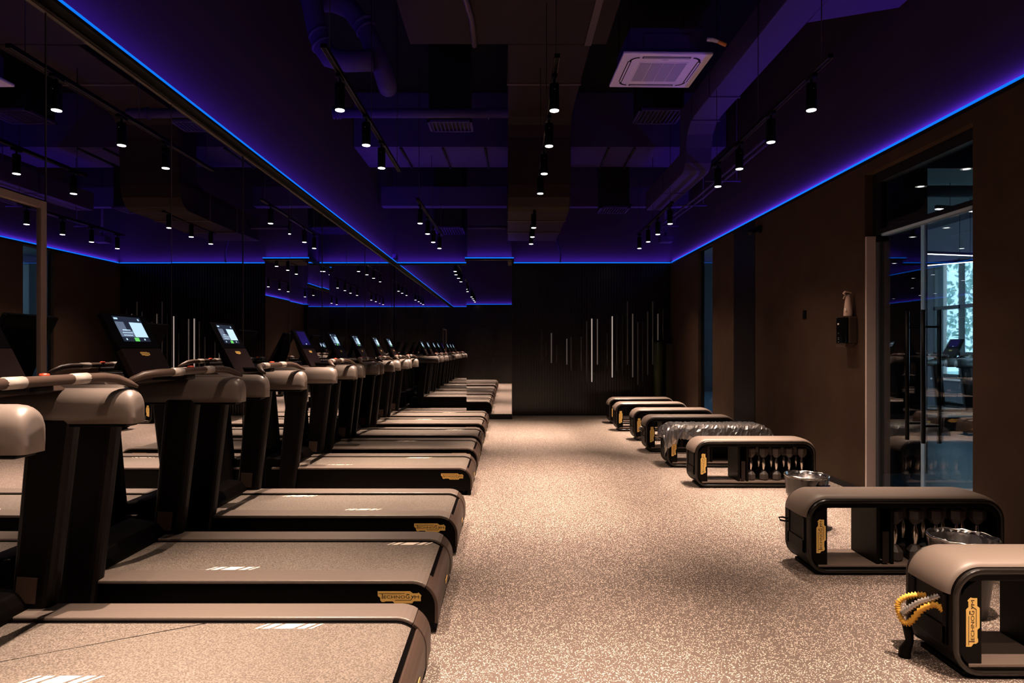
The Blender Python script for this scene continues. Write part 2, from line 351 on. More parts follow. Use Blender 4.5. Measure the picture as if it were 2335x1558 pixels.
# ------------------------------------------------------------------ door on the right
XG = 3.45
dr = thing('door_2', 'glass double door with long black pull handles in the brown right wall', 'door', (XG, DY0, 0)); dr['kind'] = 'structure'
L = DY1-DY0; mid = 5.29-DY0
b = MB(); b.box(-.105, .02, L-.03, L-.004, 0, 2.42)
b.build('door_jamb', M['bluegl'], dr, .003)
b = MB(); b.box(-.02, .02, L-.075, L-.032, 0, 2.40); b.build('glass_stop', M['owall'], dr)
b = MB(); b.box(-.03, .03, 0, L, 2.43, 2.47); b.box(-.03, .03, 0, L, DZ-.09, DZ); b.box(-.03,.03, L-.12, L, 2.47, DZ-.09); b.build('transom_frame', M['panel'], dr)
MB().box(-.03, .03, 0, L-.08, 2.405, 2.428).build('header_strip', M['edge'], dr)
MB().box(-.006, .006, .02, L-.12, 2.47, DZ-.09).build('transom_glass', M['glass'], dr)
for nme, a, c, hy in (('door_leaf', .012, mid-.006, .605), ('door_leaf', mid+.006, L-.08, .815)):
    g = MB().box(-.006, .006, a, c, .01, 2.40).build(nme, M['glass'], dr)
    b = MB()
    for sx in (-1, 1):
        b.tube([(sx*.065, hy, .60), (sx*.065, hy, 1.69)], .016, 12)
    for z in (.74, 1.55): b.tube([(-.065, hy, z), (.065, hy, z)], .009, 8)
    b.build('door_handle', M['black'], g)
    e = MB().box(-.007, .007, (c-.006 if a < .1 else a), (c if a < .1 else a+.006), .01, 2.40).build('glass_edge', M['edge'], g)
for yy in (L-.14, .02): MB().box(-.03, .03, yy, yy+.09, 2.36, 2.425).build('hinge_patch', M['black'], dr, .004)

# ------------------------------------------------------------------ the next room
XW = 10.0
struct(MB().box(XR+.10, XW+.1, 1.0, 20.5, -.06, 0).build('floor_next_room', M['ofloor']))
struct(MB().box(XR+.15, XW+.2, 1.0, 20.5, 4.2, 4.3).build('ceiling_next_room', M['owall']))
b = MB(); b.box(XW, XW+.2, 1, 18.4, 0, .74); b.box(XW, XW+.2, 1, 18.4, 3.37, 4.2); b.box(XW, XW+.2, 14.9, 18.4, .74, 3.37); b.box(XW, XW+.2, 1, 7.4, .74, 3.37); b.box(XW, XW+.2, 18.4, 20.5, 0, 2.4); b.box(XW, XW+.2, 18.4, 20.5, 4.0, 4.2); b.box(XW, XW+.2, 19.2, 20.5, 2.4, 4.0)
struct(b.build('wall_window_side', M['owall']))
struct(MB().box(XR+.15, XW+.2, 20.5, 20.6, 0, 4.2).build('wall_next_room_end', M['owall']))
struct(MB().box(XR+.15, XW+.2, .9, 1.0, 0, 4.2).build('wall_next_room_front', M['owall']))
struct(MB().box(XR+.16, 4.62, 7.0, 7.25, 0, 4.2).build('wall_partition', M['owall']))
b = MB()
wn = thing('window_1', 'black gridded window in the next room with trees outside', 'window', (XW, 7.4, 0)); wn['kind'] = 'structure'
for z0, z1 in ((.74,.80),(1.22,1.30),(2.27,2.35),(3.31,3.37)): b.box(-.03, .08, 0, 7.5, z0, z1)
yy = 7.5
while yy > -.05: b.box(-.03, .08, yy-.05, yy, .74, 3.37); yy -= .83
b.build('window_frame', M['wframe'], wn)
MB().box(.03, .04, 0, 7.5, .8, 3.31).build('window_pane', M['pane'], wn)
MB().box(-.10, .0, 0, 7.5, .66, .70).build('window_sill', M['bluegl'], wn)
def tree(x, y, h, r, label, seed):
    rnd = random.Random(seed); t = thing('tree', label, 'tree', (x, y, 0), 0, 'trees outside the window')
    MB().tube([(0,0,0),(.05,0,h*.3),(0,.1,h*.6)], [.12,.09,.05], 8).build('trunk', M['trim'], t)
    b = MB()
    for i in range(1000):
        u = rnd.random()**.4*r; a = rnd.random()*2*PI; e = rnd.uniform(-1,1); c = math.sqrt(1-e*e)
        p = Vector((u*c*math.cos(a), u*c*math.sin(a), h*.62+u*e*1.25)); q = Euler((rnd.random()*6, rnd.random()*6, rnd.random()*6)).to_matrix(); s = rnd.uniform(.07,.14)
        b.add([p+q@Vector((-s,0,0)), p+q@Vector((0,-s*.5,0)), p+q@Vector((s,0,0)), p+q@Vector((0,s*.5,0))], [(0,1,2,3)])
    b.build('foliage', M['leaf'], t, fix=False)
tree(14.6, 17.6, 4.4, 1.7, 'pale green leafy tree outside the window, left one', 3)
tree(16.2, 22.0, 4.6, 1.9, 'pale green leafy tree outside the window, right one farther off', 5)
struct(MB().box(XW+.2, 40, -10, 50, -.5, -.4).build('ground_outside', M['leaf']))
o = MB().box(XW+.4, XW+.7, 15.5, 15.8, -.4, 4.4).build('outside_column', M['bluegl']); tag(o, 'pale square column just outside the window', 'column')
for i, (x0, y0, x1, y1, z) in enumerate(((7.6, 12.4, 9.4, 12.8, 3.25), (7.6, 13.0, 8.9, 11.6, 3.0), (6.2, 9.2, 7.4, 9.5, 3.4))):
    t = thing('linear_light', '%s slim linear ceiling light in the next room' % ('longer level', 'angled', 'nearer')[i], 'ceiling light', (x0, y0, z), 0, 'linear lights in the next room')
    d = Vector((x1-x0, y1-y0, 0)); nn = Vector((-d.y, d.x, 0)).normalized()*.03
    MB().hexa([Vector((0,0,0))-nn, d-nn, d+nn, nn], [Vector((0,0,.05))-nn, d-nn+Vector((0,0,.05)), d+nn+Vector((0,0,.05)), nn+Vector((0,0,.05))]).build('housing', M['black'], t)
    MB().hexa([-nn*.8+Vector((0,0,-.01)), d-nn*.8+Vector((0,0,-.01)), d+nn*.8+Vector((0,0,-.01)), nn*.8+Vector((0,0,-.01))], [-nn*.8, d-nn*.8, d+nn*.8, nn*.8]).build('diffuser', M['lens'], t)
    b = MB(); b.tube([(d.x*.2, d.y*.2, .05), (d.x*.2, d.y*.2, 4.195-z)], .004, 6); b.tube([(d.x*.8, d.y*.8, .05), (d.x*.8, d.y*.8, 4.195-z)], .004, 6); b.build('wire', M['black'], t)
struct(MB().box(5.0, 9.8, 8.2, 8.9, 3.7, 4.2).build('beam_next_room', M['owall']))
b = MB(); b.tube([(4.8, 9.6, 3.75), (9.8, 9.6, 3.75)], .09, 12); tag(b.build('round_duct', M['owall']), 'round duct under the ceiling of the next room', 'duct')
M['dn'] = mat('soft_lens', (1, 1, 1), .3, emit=(1, .85, .7), est=1.2)
for i, (x, y) in enumerate(((5.2, 7.6), (4.15, 6.3), (6.2, 10.6))):
    o = MB().lathe([(.01,0),(.06,0),(.06,.02),(.01,.02)], 16).build('downlight', M['dn'], loc=(x, y, 3.7 if i < 2 else 3.6)); tag(o, 'round warm downlight in the next room, %s' % ('upper right in the transom', 'left in the transom', 'small one above the linear lights')[i], 'ceiling light', 'downlights in the next room')
    MB().tube([(0,0,.02),(0,0,.5 if i < 2 else .6)], .03, 10).build('stem', M['black'], o)

# ================================================================== TREADMILLS  (local: rear end at x=0, front at -x, belt centre y=0)
def body_prof(d=0):
    return [(-1.86, .245+d), (-.115, .245+d)] + arc(-.115, .135, .11+d, 88, 0, 8) + [(-.006+d, .055)]
def make_treadmill():
    t = thing('treadmill', 'x', 'treadmill')
    base = body_prof() + [(-.03, .045), (-1.86, .045)]
    b = MB(); b.prism(base[::-1], 'y', -.395, .395)
    b.build('deck_body', M['black'], t, .004)
    pr = body_prof()
    MB().strip(pr[:6], .262, .41, .018).build('foot_rail', M['rib'], t, .005)
    MB().strip(pr[:6], -.41, -.262, .018).build('foot_rail', M['rib'], t, .005)
    b = MB(); b.strip(pr[5:], -.405, -.262, .016); b.strip(pr[5:], .262, .405, .016); b.strip(pr[6:], -.262, .262, .012)
    b.build('rear_cover', M['cover'], t, .003)
    belt = MB().strip([(-1.70, .245)]+pr[1:6], -.236, .236, .004).build('running_belt', M['belt'], t)
    b = MB()
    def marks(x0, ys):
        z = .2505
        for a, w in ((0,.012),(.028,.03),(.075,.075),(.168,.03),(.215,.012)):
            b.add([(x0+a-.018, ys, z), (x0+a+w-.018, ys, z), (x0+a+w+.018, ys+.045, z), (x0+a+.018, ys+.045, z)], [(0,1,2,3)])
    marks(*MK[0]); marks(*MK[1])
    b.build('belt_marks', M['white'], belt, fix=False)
    for s in (-1, 1):
        for x in (-.10, -1.5): MB().tube([(x, s*.34, 0), (x, s*.34, .05)], .035, 14).build('foot', M['black'], t)
    b = MB(); b.prism([(-1.86,.05),(-1.70,.20),(-1.695,.275),(-1.74,.335),(-1.93,.36),(-1.95,.30),(-1.95,.06)], 'y', -.375, .375)
    hd = b.build('motor_hood', M['shell'], t, .02, 3)
    logo(hd, (-1.952, 0, .2), (0, 0, -PI/2), .2)
    for s in (-1, 1):
        yo, yi = s*.435, s*.345
        lo = [(-1.80, .08), (-1.60, .08)]; hi = [(-1.665, 1.07), (-1.455, 1.07)]
        b = MB(); b.hexa([(-1.80, yo, .06), (-1.635, yo, .06), (-1.635, yi, .06), (-1.80, yi, .06)], [(-1.71, yo, 1.08), (-1.515, yo, 1.08), (-1.515, yi, 1.08), (-1.71, yi, 1.08)])
        u = b.build('upright', M['upright'], t, .03, 3)
        if s > 0:
            MB().hexa([(-1.752, yi-.003, .29), (-1.665, yi-.003, .285), (-1.665, yi, .285), (-1.752, yi, .29)], [(-1.742, yi-.003, .40), (-1.655, yi-.003, .395), (-1.655, yi, .395), (-1.742, yi, .40)]).build('warning_label', M['cover'], u)
        # grip: long bolster, rounded over the top and square along the bottom
        xe = -1.255 if s > 0 else NEAR_END
        gb = MB(); gb.smooth = True; n = 14
        sec = [(-.052, 1.05), (-.055, 1.09)]+[(.055*math.cos(a), 1.135+.065*math.sin(a)) for a in [PI-PI*k/10 for k in range(11)]]+[(.055, 1.09), (.052, 1.05)]
        xs = [(-1.88, .9, 0), (xe-.055, 1, 0), (xe-.036, .99, .002), (xe-.02, .96, .007), (xe-.009, .90, .014), (xe-.002, .80, .024), (xe, .66, .034)]
        vs = []
        for X, k, dz in xs:
            for yy, zz in sec: vs.append((X, s*.40+yy*k, max(1.05, 1.05+(zz-1.05)*(1-dz/.15*1.3))))
        m_ = len(sec); fs = [(a*m_+k, a*m_+(k+1) % m_, (a+1)*m_+(k+1) % m_, (a+1)*m_+k) for a in range(len(xs)-1) for k in range(m_)]+[list(range(m_))[::-1], [(len(xs)-1)*m_+k for k in range(m_)]]
        gb.add(vs, fs); g = gb.build('handrail', M['rail'], t)
        MB().box(-1.80, xe-.03, s*.40-.045, s*.40+.045, 1.036, 1.052).build('grip_underside', M['black'], g, .006)
    b = MB(); b.prism([(-1.56,1.192),(-1.59,1.212),(-1.80,1.215),(-1.84,1.20),(-1.84,1.16),(-1.62,1.186)], 'y', -.40, .40)
    tr = b.build('console_tray', M['cover'], t, .012, 3)
    for s in (-1, 1):
        MB().box(-1.70, -1.62, s*.28-.06, s*.28+.06, 1.212, 1.219).build('tray_insert', M['black'], tr, .003)
    pts = [(-1.265, -.41, 1.205), (-1.295, -.395, 1.222), (-1.325, -.355, 1.243), (-1.345, -.30, 1.251), (-1.36, -.2, 1.252), (-1.365, 0, 1.252), (-1.36, .2, 1.252), (-1.345, .30, 1.251), (-1.325, .355, 1.243), (-1.295, .395, 1.222), (-1.265, .41, 1.205)]
    if NEAR_END < -1.4: pts[:4] = [(-1.485, -.41, 1.205), (-1.46, -.395, 1.222), (-1.425, -.355, 1.243), (-1.385, -.30, 1.251)]
    cb = MB().tube(pts, [.006, .015, .019]+[.020]*5+[.019, .015, .006], 12).build('crossbar', M['cover'], t)
    for s in (-1, 1): MB().tube([(-1.36, s*.17-.045, 1.252), (-1.36, s*.17+.045, 1.252)], .0222, 12).build('pulse_sensor', M['sensor'], cb)
    MB().lathe([(.001,0),(.018,0),(.016,.012),(.001,.014)], 14).build('stop_button', M['red'], cb, loc=(-1.375, 0, 1.266))
    MB().box(-1.60, -1.37, -.05, .05, 1.203, 1.238).build('console_bridge', M['upright'], t, .012)
    # display: slanted slab leaning away from the runner
    d = bpy.data.objects.new('display', None)
    ang = math.atan2(.17, .335)
    def sl(mb): return mb.xf(Matrix.Translation((-1.555, 0, 1.20)) @ Matrix.Rotation(-ang, 4, 'Y'))
    b = sl(MB().box(-.035, 0, -.19, .19, .19, .405)); dsp = b.build('display', M['black'], t, .008)
    sl(MB().box(-.03, .003, -.185, .185, .0, .192)).build('display_stand', M['stand'], t, .004)
    b = sl(MB().add([(-.03,-.17,.36),(-.03,.17,.36),(-.10,.10,.02),(-.10,-.10,.02),(-.04,-.12,.02),(-.04,.12,.02)], [(0,1,2,3),(0,3,4),(1,5,2),(0,4,5,1),(2,5,4,3)])); b.build('display_bracket', M['black'], t)
    lg = logo(t, (-1.555-.16*math.sin(ang)+.006, .0, 1.20+.16*math.cos(ang)), (0, 0, 0), .085)
    lg.rotation_euler = (Matrix.Rotation(-ang, 3, 'Y') @ Matrix.Rotation(PI/2, 3, 'Z')).to_euler()
    return t, dsp, sl
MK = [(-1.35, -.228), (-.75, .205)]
NEAR_END = -1.255
def screen(dsp, sl, mode):
    b = MB()
    def q(y0, y1, z0, z1, m, e=.0015):
        b.cur = m; b.add([(e, y0, z0), (e, y1, z0), (e, y1, z1), (e, y0, z1)], [(0,1,2,3)])
    if mode == 'on':
        q(-.125, .125, .235, .385, 0)
        q(-.125, .0, .262, .352, 2, .002); q(.0, .12, .262, .352, 1, .002); q(-.09, -.02, .30, .306, 1, .0025); q(-.10, -.01, .285, .289, 1, .0025); q(-.10, -.02, .27, .274, 1, .0025)
        q(-.05, .0, .30, .352, 0, .0025)
        q(-.02, .022, .236, .258, 3, .002)
        for yy in (-.09, .075): q(yy-.006, yy+.006, .243, .253, 1, .002)
        q(-.118, -.085, .366, .376, 1, .002); q(.095, .108, .364, .376, 1, .002)
    else:
        q(-.125, .125, .235, .385, 4); q(-.01, .02, .24, .25, 1, .002)
    sl(b); return b.build('screen', [M['scr_dark'], M['scr_light'], M['scr_mid'], M['scr_green'], M['scr_off']], dsp, fix=False)
centres = [2.36, 3.449, 4.635, 6.34, 7.505, 8.59, 9.88, 10.98]
tlabels = ['nearest treadmill, cut by the left edge, its wide belt filling the bottom left corner',
 'second treadmill from the camera, its lit screen high at left',
 'third treadmill from the camera, with the smaller lit screen left of centre',
 'fourth treadmill from the camera, its screen switched off with a painted purple reflection',
 'fifth treadmill from the camera, between the purple screened one and the sixth',
 'sixth treadmill from the camera',
 'seventh treadmill from the camera, next to last in the row',
 'farthest treadmill of the row, right before the mirrored pier']
for i, yc in enumerate(centres):
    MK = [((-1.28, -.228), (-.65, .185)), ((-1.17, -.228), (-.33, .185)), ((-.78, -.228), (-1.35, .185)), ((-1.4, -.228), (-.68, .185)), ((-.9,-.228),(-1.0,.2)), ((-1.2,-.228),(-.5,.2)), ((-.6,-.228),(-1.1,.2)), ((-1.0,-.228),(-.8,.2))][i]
    NEAR_END = (-1.11, -1.47)[i] if i < 2 else -1.255
    t, dsp, sl = make_treadmill()
    t.location = (-.345, yc, 0); tag(t, tlabels[i], 'treadmill', 'treadmills in a row facing the mirror wall')
    screen(dsp, sl, 'off' if i == 3 else 'on')
    if i == 0:
        b = MB(); b.add([(-1.68,-.20,.2500),(-1.68,-.196,.2500),(-.86,.248,.2500),(-.87,.248,.2500)], [(0,1,2,3)]); 
        o = b.build('belt_seam', M['black'], [c for c in t.children if c.name.startswith('running_belt')][0], fix=False)
    logo(t, (-.175, -.397, .178), (0, 0, 0), .21)
    logo(t, (.012, 0, .12), (0, 0, PI/2), .10)
# two treadmills of the next room, facing the window
for i, (x, y) in enumerate(((6.8, 12.1), (6.6, 10.75))):
    MK = [(-1.2, -.228), (-.6, .185)]
    t, dsp, sl = make_treadmill(); t.location = (x, y, 0); t.rotation_euler = (0, 0, PI)
    tag(t, ('treadmill in the next room silhouetted against the window, farther one', 'treadmill in the next room facing the window, nearer one')[i], 'treadmill', 'treadmills in the next room')
    screen(dsp, sl, 'off'); logo(t, (-.175, .397, .178), (0, 0, PI), .21); logo(t, (.012, 0, .12), (0, 0, PI/2), .10)

# black power leads hanging by the uprights
def cable(label, pts, r=.004, m='black'):
    V = [Vector(p) for p in pts]; out = []
    for i in range(len(V)-1):
        p0 = V[max(i-1,0)]; p1 = V[i]; p2 = V[i+1]; p3 = V[min(i+2,len(V)-1)]
        for k in range(6):
            u = k/6; out.append(.5*((2*p1)+(p2-p0)*u+(2*p0-5*p1+4*p2-p3)*u*u+(3*p1-p0-3*p2+p3)*u*u*u))
    out.append(V[-1]); o = MB().tube(out, r, 8).build('cable', M[m]); return tag(o, label, 'cable')
cable('thin dark power lead looping up from the floor between the third and fourth treadmills', [(-1.34, 5.55, .0), (-1.32, 5.55, .12), (-1.26, 5.5, .15), (-1.2, 5.45, .09), (-1.12, 5.4, .005)], .005, 'rim')
cable('power lead lying in front of the third treadmill beside the mirror', [(-2.1, 4.1, .02), (-1.95, 4.08, .08), (-1.8, 4.06, .06), (-1.7, 4.05, .01)], .005, 'chrome')

# ================================================================== BENCHES (local: free end x=0, wall end x=1.13, front y=0)
BL, BD, BH = 1.18, .33, .455
def rr(x0, x1, z0, z1, r1, r2, n=8):   # r1 top radius, r2 bottom radius, counter-clockwise from bottom-left
    return arc(x0+r2, z0+r2, r2, 270, 180, n)+arc(x0+r1, z1-r1, r1, 180, 90, n)+arc(x1-r1, z1-r1, r1, 90, 0, n)+arc(x1-r2, z0+r2, r2, 0, -90, n)
def ring(b, o, i, y0, y1):
    n = len(o); vs = [(x,y0,z) for x,z in o]+[(x,y0,z) for x,z in i]+[(x,y1,z) for x,z in o]+[(x,y1,z) for x,z in i]; fs = []
    for k in range(n):
        j = (k+1) % n
        fs += [(k,j,n+j,n+k), (2*n+k,3*n+k,3*n+j,2*n+j), (k,2*n+k,2*n+j,j), (n+k,n+j,3*n+j,3*n+k)]
    b.add(vs, fs)
def make_bench():
    t = thing('workout_bench', 'x', 'bench')
    out = rr(0, BL, .015, BH, .12, .11); inn = rr(.03, BL-.03, .05, BH-.05, .095, .08)
    b = MB(); ring(b, out, inn, .012, BD-.012); b.build('shell', M['shell'], t, .004)
    # rounded rims front and back
    for y in (.0, BD):
        b = MB(); o2 = rr(-.004, BL+.004, .012, BH+.004, .124, .114, 10); i2 = rr(.018, BL-.018, .034, BH-.022, .102, .092, 10)
        ring(b, o2, i2, y, y+.018 if y == 0 else y-.018); b.build('rim', M['rim'], t, .009, 3)
    # cushion
    pr = arc(.12, BH-.12, .123, 176, 90, 10)+arc(BL-.12, BH-.12, .123, 90, 10, 10)
    vs = []; n = len(pr); b = MB(); b.smooth = True
    nor = []
    for i in range(n):
        a = Vector(pr[max(i-1,0)]); c = Vector(pr[min(i+1,n-1)]); d = (c-a).normalized(); nor.append(Vector((-d.y, d.x)))
    ys = [.028, .033, .045, .08, .165, .25, .285, .297, .302]; hs = [0, .010, .017, .021, .023, .021, .017, .010, 0]
    for (px, pz), q in zip(pr, nor):
        for yy, h in zip(ys, hs): vs.append((px+q.x*h, yy, pz+q.y*h))
    m = len(ys); fs = [(i*m+k, i*m+k+1, (i+1)*m+k+1, (i+1)*m+k) for i in range(n-1) for k in range(m-1)]
    b.add(vs, fs); cu = b.build('seat_pad', M['pad'], t)
    # end pocket
    b = MB(); b.box(-.008, .004, .05, .075, .12, .335); b.box(-.008, .004, BD-.075, BD-.05, .12, .335); b.box(-.008, .004, .05, BD-.05, .12, .20)
    pk = b.build('end_pocket', M['shell'], t, .004)
    MB().box(-.002, .002, .075, BD-.075, .20, .335).build('pocket_shade', M['dark'], pk)  # flat black plate standing for the shade inside the pocket
    MB().box(.025, .118, .012, .045, .045, BH-.045).build('front_leg', M['shell'], t, .006)
    MB().box(.025, .118, BD-.05, BD-.02, .045, BH-.045).build('rear_leg', M['shell'], t, .006)
    b = MB(); b.box(.42, .442, .02, BD-.02, .05, BH-.045); b.box(.442, BL-.03, BD-.035, BD-.02, .05, BH-.045); b.box(.505, .525, .02, BD-.02, .05, BH-.045)
    st = b.build('storage_box', M['shell'], t, .003)
    MB().box(.452, .49, .012, .02, .07, .26).build('storage_label', M['stand'], st)
    MB().box(.06, BL-.06, .008, BD-.01, .048, .062).build('base_plate', M['base'], t, .003)
    MB().box(.05, BL-.05, .03, BD-.03, 0, .02).build('floor_pad', M['black'], t)
    logo(t, (.078, .0115, .235), (0, -PI/2, 0), .205)
    return t
bpos = [(1.853, 2.63), (1.82, 3.842), (1.852, 6.26), (1.84, 7.33), (1.837, 8.43), (1.878, 9.46), (1.80, 10.57), (1.85, 11.59)]
bl = ['nearest black bench, cut by the right edge, with yellow bands at its end',
 'second black bench from the camera, in front of the glass door', 'third bench from the camera, dumbbells inside and pale lit top, beyond the first bin',
 'fourth bench from the camera, covered in crinkled plastic wrap', 'fifth bench from the camera, just beyond the plastic wrapped one',
 'sixth bench from the camera', 'seventh bench from the camera, next to last', 'farthest black bench, close to the slatted back wall']
proto = None
for i, (x, y) in enumerate(bpos):
    o = make_bench() if proto is None else copy_tree(proto)
    if proto is None: proto = o
    o.location = (x, y, 0); o['label'] = bl[i]; o['group'] = 'benches in a row along the right wall'
# dumbbells standing on end inside the benches
def make_db():
    t = thing('dumbbell', 'x', 'dumbbell')
    for z0, z1 in ((0, .095), (.225, .32)):
        b = MB(); h = [(math.cos(PI/6+k*PI/3)*.048, math.sin(PI/6+k*PI/3)*.048) for k in range(6)]; n = 6
        pr = ((.85, z0), (1, z0+.012), (1, z1-.035), (.45, z1)) if z0 == 0 else ((.45, z0), (1, z0+.035), (1, z1-.012), (.85, z1))
        vs = [(x*s, y*s, z) for s, z in pr for x, y in h]
        fs = [(i*n+k, i*n+(k+1)%n, (i+1)*n+(k+1)%n, (i+1)*n+k) for i in range(3) for k in range(n)]+[list(range(n))[::-1], [3*n+k for k in range(n)]]
        b.add(vs, fs); b.build('head', M['iron'], t, .003)
    MB().lathe([(.012,.09),(.012,.11),(.018,.135),(.019,.16),(.018,.185),(.012,.21),(.012,.23)], 14).build('handle', M['chrome'], t)
    return t
dbp = make_db(); first = True
for bi, nm_ in ((1, 'the second bench'), (2, 'the third bench')):
    bx, by = bpos[bi]
    for row, dy in (('front', .10), ('rear', .225)):
        for k in range(5):
            o = dbp if first else copy_tree(dbp); first = False
            o.location = (bx+.575+k*.128, by+dy, .062)
            o.rotation_euler = (0, 0, random.uniform(-.2, .185))
            o['label'] = 'chrome handled hex dumbbell, %s of the %s row inside %s' % (ORD[k], row, nm_); o['group'] = 'dumbbells stored in the benches'
# plastic wrap over the fourth bench
rnd = random.Random(11); b = MB(); b.smooth = False
bx, by = bpos[3]
pr = arc(.12, BH-.12, .16, 178, 90, 12)[0:]+[(.12+(BL-.24)*k/46, BH+.04) for k in range(1, 46)]+arc(BL-.12, BH-.12, .16, 90, 5, 12)
ysn = [(-.03, -.16), (-.032, -.12), (-.03, -.08), (-.026, -.04), (-.012, -.008), (.02, 0), (.07, 0), (.13, 0), (.18, 0), (.22, 0), (.27, 0), (.31, 0), (.335, -.004), (.36, -.03), (.362, -.1)]
vs = []
for i, (px, pz) in enumerate(pr):
    for j, (yy, dz) in enumerate(ysn):
        side = dz < -.03
        drop = 1.35 if (px < .12 and side) else 1
        vs.append((px+rnd.uniform(-.008,.008), yy+rnd.uniform(-.006,.004)*(1.4 if side else .6), pz+dz*drop+rnd.uniform(-.009,.009)*(1.5 if side else .8)))
m = len(ysn); fs = [(i*m+k, i*m+k+1, (i+1)*m+k+1, (i+1)*m+k) for i in range(len(pr)-1) for k in range(m-1)]
b.add(vs, fs); o = b.build('plastic_wrap', M['wrap'], loc=(bx, by, 0)); tag(o, 'crinkled clear plastic wrap draped over the fourth bench', 'plastic wrap')
# elastic bands
def coil(pts, r, n=26, amp=.32):
    V = [Vector(p) for p in pts]; out = []; rs = []
    for i in range(len(V)-1):
        p0 = V[max(i-1,0)]; p1 = V[i]; p2 = V[i+1]; p3 = V[min(i+2,len(V)-1)]
        for k in range(8):
            u = k/8; out.append(.5*((2*p1)+(p2-p0)*u+(2*p0-5*p1+4*p2-p3)*u*u+(3*p1-p0-3*p2+p3)*u*u*u)); rs.append(r*(1+amp*(1 if (len(rs) % 2) else -1)))
    return out, rs
x0, y0 = bpos[0]
t = thing('elastic_band', 'yellow and silver elastic bands looping out of the pocket of the nearest bench', 'exercise band', (x0, y0, 0))
p, r = coil([(.0, .075, .255), (-.018, .10, .272), (-.05, .14, .235), (-.072, .18, .165), (-.088, .20, .15), (-.100, .22, .185), (-.098, .23, .225), (-.07, .22, .258), (-.03, .20, .275), (.01, .19, .275)], .0115)
MB().tube(p, r, 10).build('yellow_loop', M['ytube'], t)
p, r = coil([(.01, .10, .315), (-.02, .12, .29), (-.05, .16, .255), (-.078, .19, .215), (-.095, .205, .19)], .0120)
MB().tube(p, r, 10).build('silver_sleeve', M['stube'], t)
MB().tube([(-.08, .20, .15), (-.07, .20, .11), (-.065, .20, .07), (-.085, .20, .03), (-.088, .20, .002)], [.018, .02, .017, .025, .026], 10).build('band_handle', M['black'], t)
x1, y1 = bpos[1]
o = MB().tube([(0, .28, .27), (-.03, .30, .275), (-.05, .31, .27), (-.045, .30, .255), (-.02, .28, .255), (0, .26, .26)], .006, 8).build('elastic_loop', M['black'], loc=(x1, y1, 0)); tag(o, 'small black loop sticking out of the end pocket of the second bench', 'exercise band')
x4, y4 = bpos[4]
o = MB().tube([(0, .15, .3), (-.04, .16, .32), (-.06, .18, .29), (-.03, .2, .26), (0, .2, .26)], .012, 8).build('elastic_loop', M['stube'], loc=(x4, y4, 0)); tag(o, 'silver band loop at the free end of the fifth bench', 'exercise band')
# bins
def make_bin():
    t = thing('waste_bin', 'x', 'bin')
    MB().lathe([(.01,0),(.105,0),(.15,.37),(.155,.38),(.145,.38),(.10,.012),(.01,.012)], 28).build('bin_body', M['bin'], t)
    rnd = random.Random(4); b = MB(); n = 56; prof = [(.138,.20),(.149,.34),(.156,.375),(.160,.392),(.152,.398),(.140,.385),(.125,.33),(.105,.24),(.07,.14)]; vs = []
    prof = [(.142,.24)]+prof[1:]
    for rr_, z in prof:
        for k in range(n): a = 2*PI*k/n; q = rr_*(1+rnd.uniform(-.025,.03)); vs.append((q*math.cos(a), q*math.sin(a), z+rnd.uniform(-.006,.006)))
    fs = [(i*n+k, i*n+(k+1)%n, (i+1)*n+(k+1)%n, (i+1)*n+k) for i in range(len(prof)-1) for k in range(n)]
    b.add(vs, fs); b.build('bin_liner', M['liner'], t)
    b = MB(); b.tube([(.158*math.cos(a*PI/24), .158*math.sin(a*PI/24), .394+.003*math.sin(a*5)) for a in range(49)], .006, 6, cap=False); b.build('liner_rim', M['chrome'], t)
    MB().add([(.1465,-.07,.20),(.1465,.07,.20),(.153,.07,.34),(.153,-.07,.34)], [(0,1,2,3)]).build('blue_patch', M['bluelab'], t, fix=False).rotation_euler = (0, 0, -1.1)
    return t
o = make_bin(); o.location = (2.31, 4.92, 0); o['label'] = 'round black bin with crumpled liner between the second and third benches'; o['group'] = 'bins between the benches'
o = copy_tree(o); o.location = (2.36, 3.30, 0); o.rotation_euler = (0,0,1); o['label'] = 'round black bin with crumpled liner between the nearest and second benches'

# ------------------------------------------------------------------ wall fittings
t = thing('paper_dispenser', 'glossy black and grey paper towel dispenser on the brown wall by the glass door', 'dispenser', (XR, 6.08, 1.42))
MB().box(-.085, 0, 0, .2, 0, .26).build('back_housing', M['cover'], t, .012, 3)
b = MB(); b.prism([(-.05,0),(-.105,.01),(-.125,.05),(-.125,.15),(-.105,.195),(-.05,.2)][::-1], 'z', .0, .255); c = b.build('front_cover', mat('gloss_black', (.003,.003,.003), .12), t, .006)
MB().hexa([(-.11,.02,-.03),(-.03,.02,-.03),(-.03,.18,-.03),(-.11,.18,-.03)], [(-.115,.005,.0),(-.02,.005,.0),(-.02,.195,.0),(-.115,.195,.0)]).build('paper_chute', M['cover'], t)
b = MB(); b.box(-.1285, -.1265, .10, .125, .185, .20); b.build('cover_badge', M['white'], c)
b = MB()
for z in (.015, .04, .055, .10): b.box(-.1285, -.1265, .108, .114, z, z+.005)
b.build('level_dots', M['white'], c)
t = thing('spray_bottle', 'pale spray bottle with trigger head standing on the wall dispenser', 'spray bottle', (XR-.055, 6.15, 1.682))
MB().lathe([(.001,0),(.038,0),(.04,.01),(.038,.06),(.03,.13),(.022,.19),(.016,.215),(.001,.215)], 20).build('bottle', M['sprayw'], t)
b = MB(); b.box(-.035, .015, -.012, .012, .213, .232); b.prism([(-.05,.225),(-.035,.213),(.0,.213),(.03,.222),(.035,.232),(-.03,.25)], 'y', -.012, .012); b.build('trigger_head', M['sprayw'], t, .003)
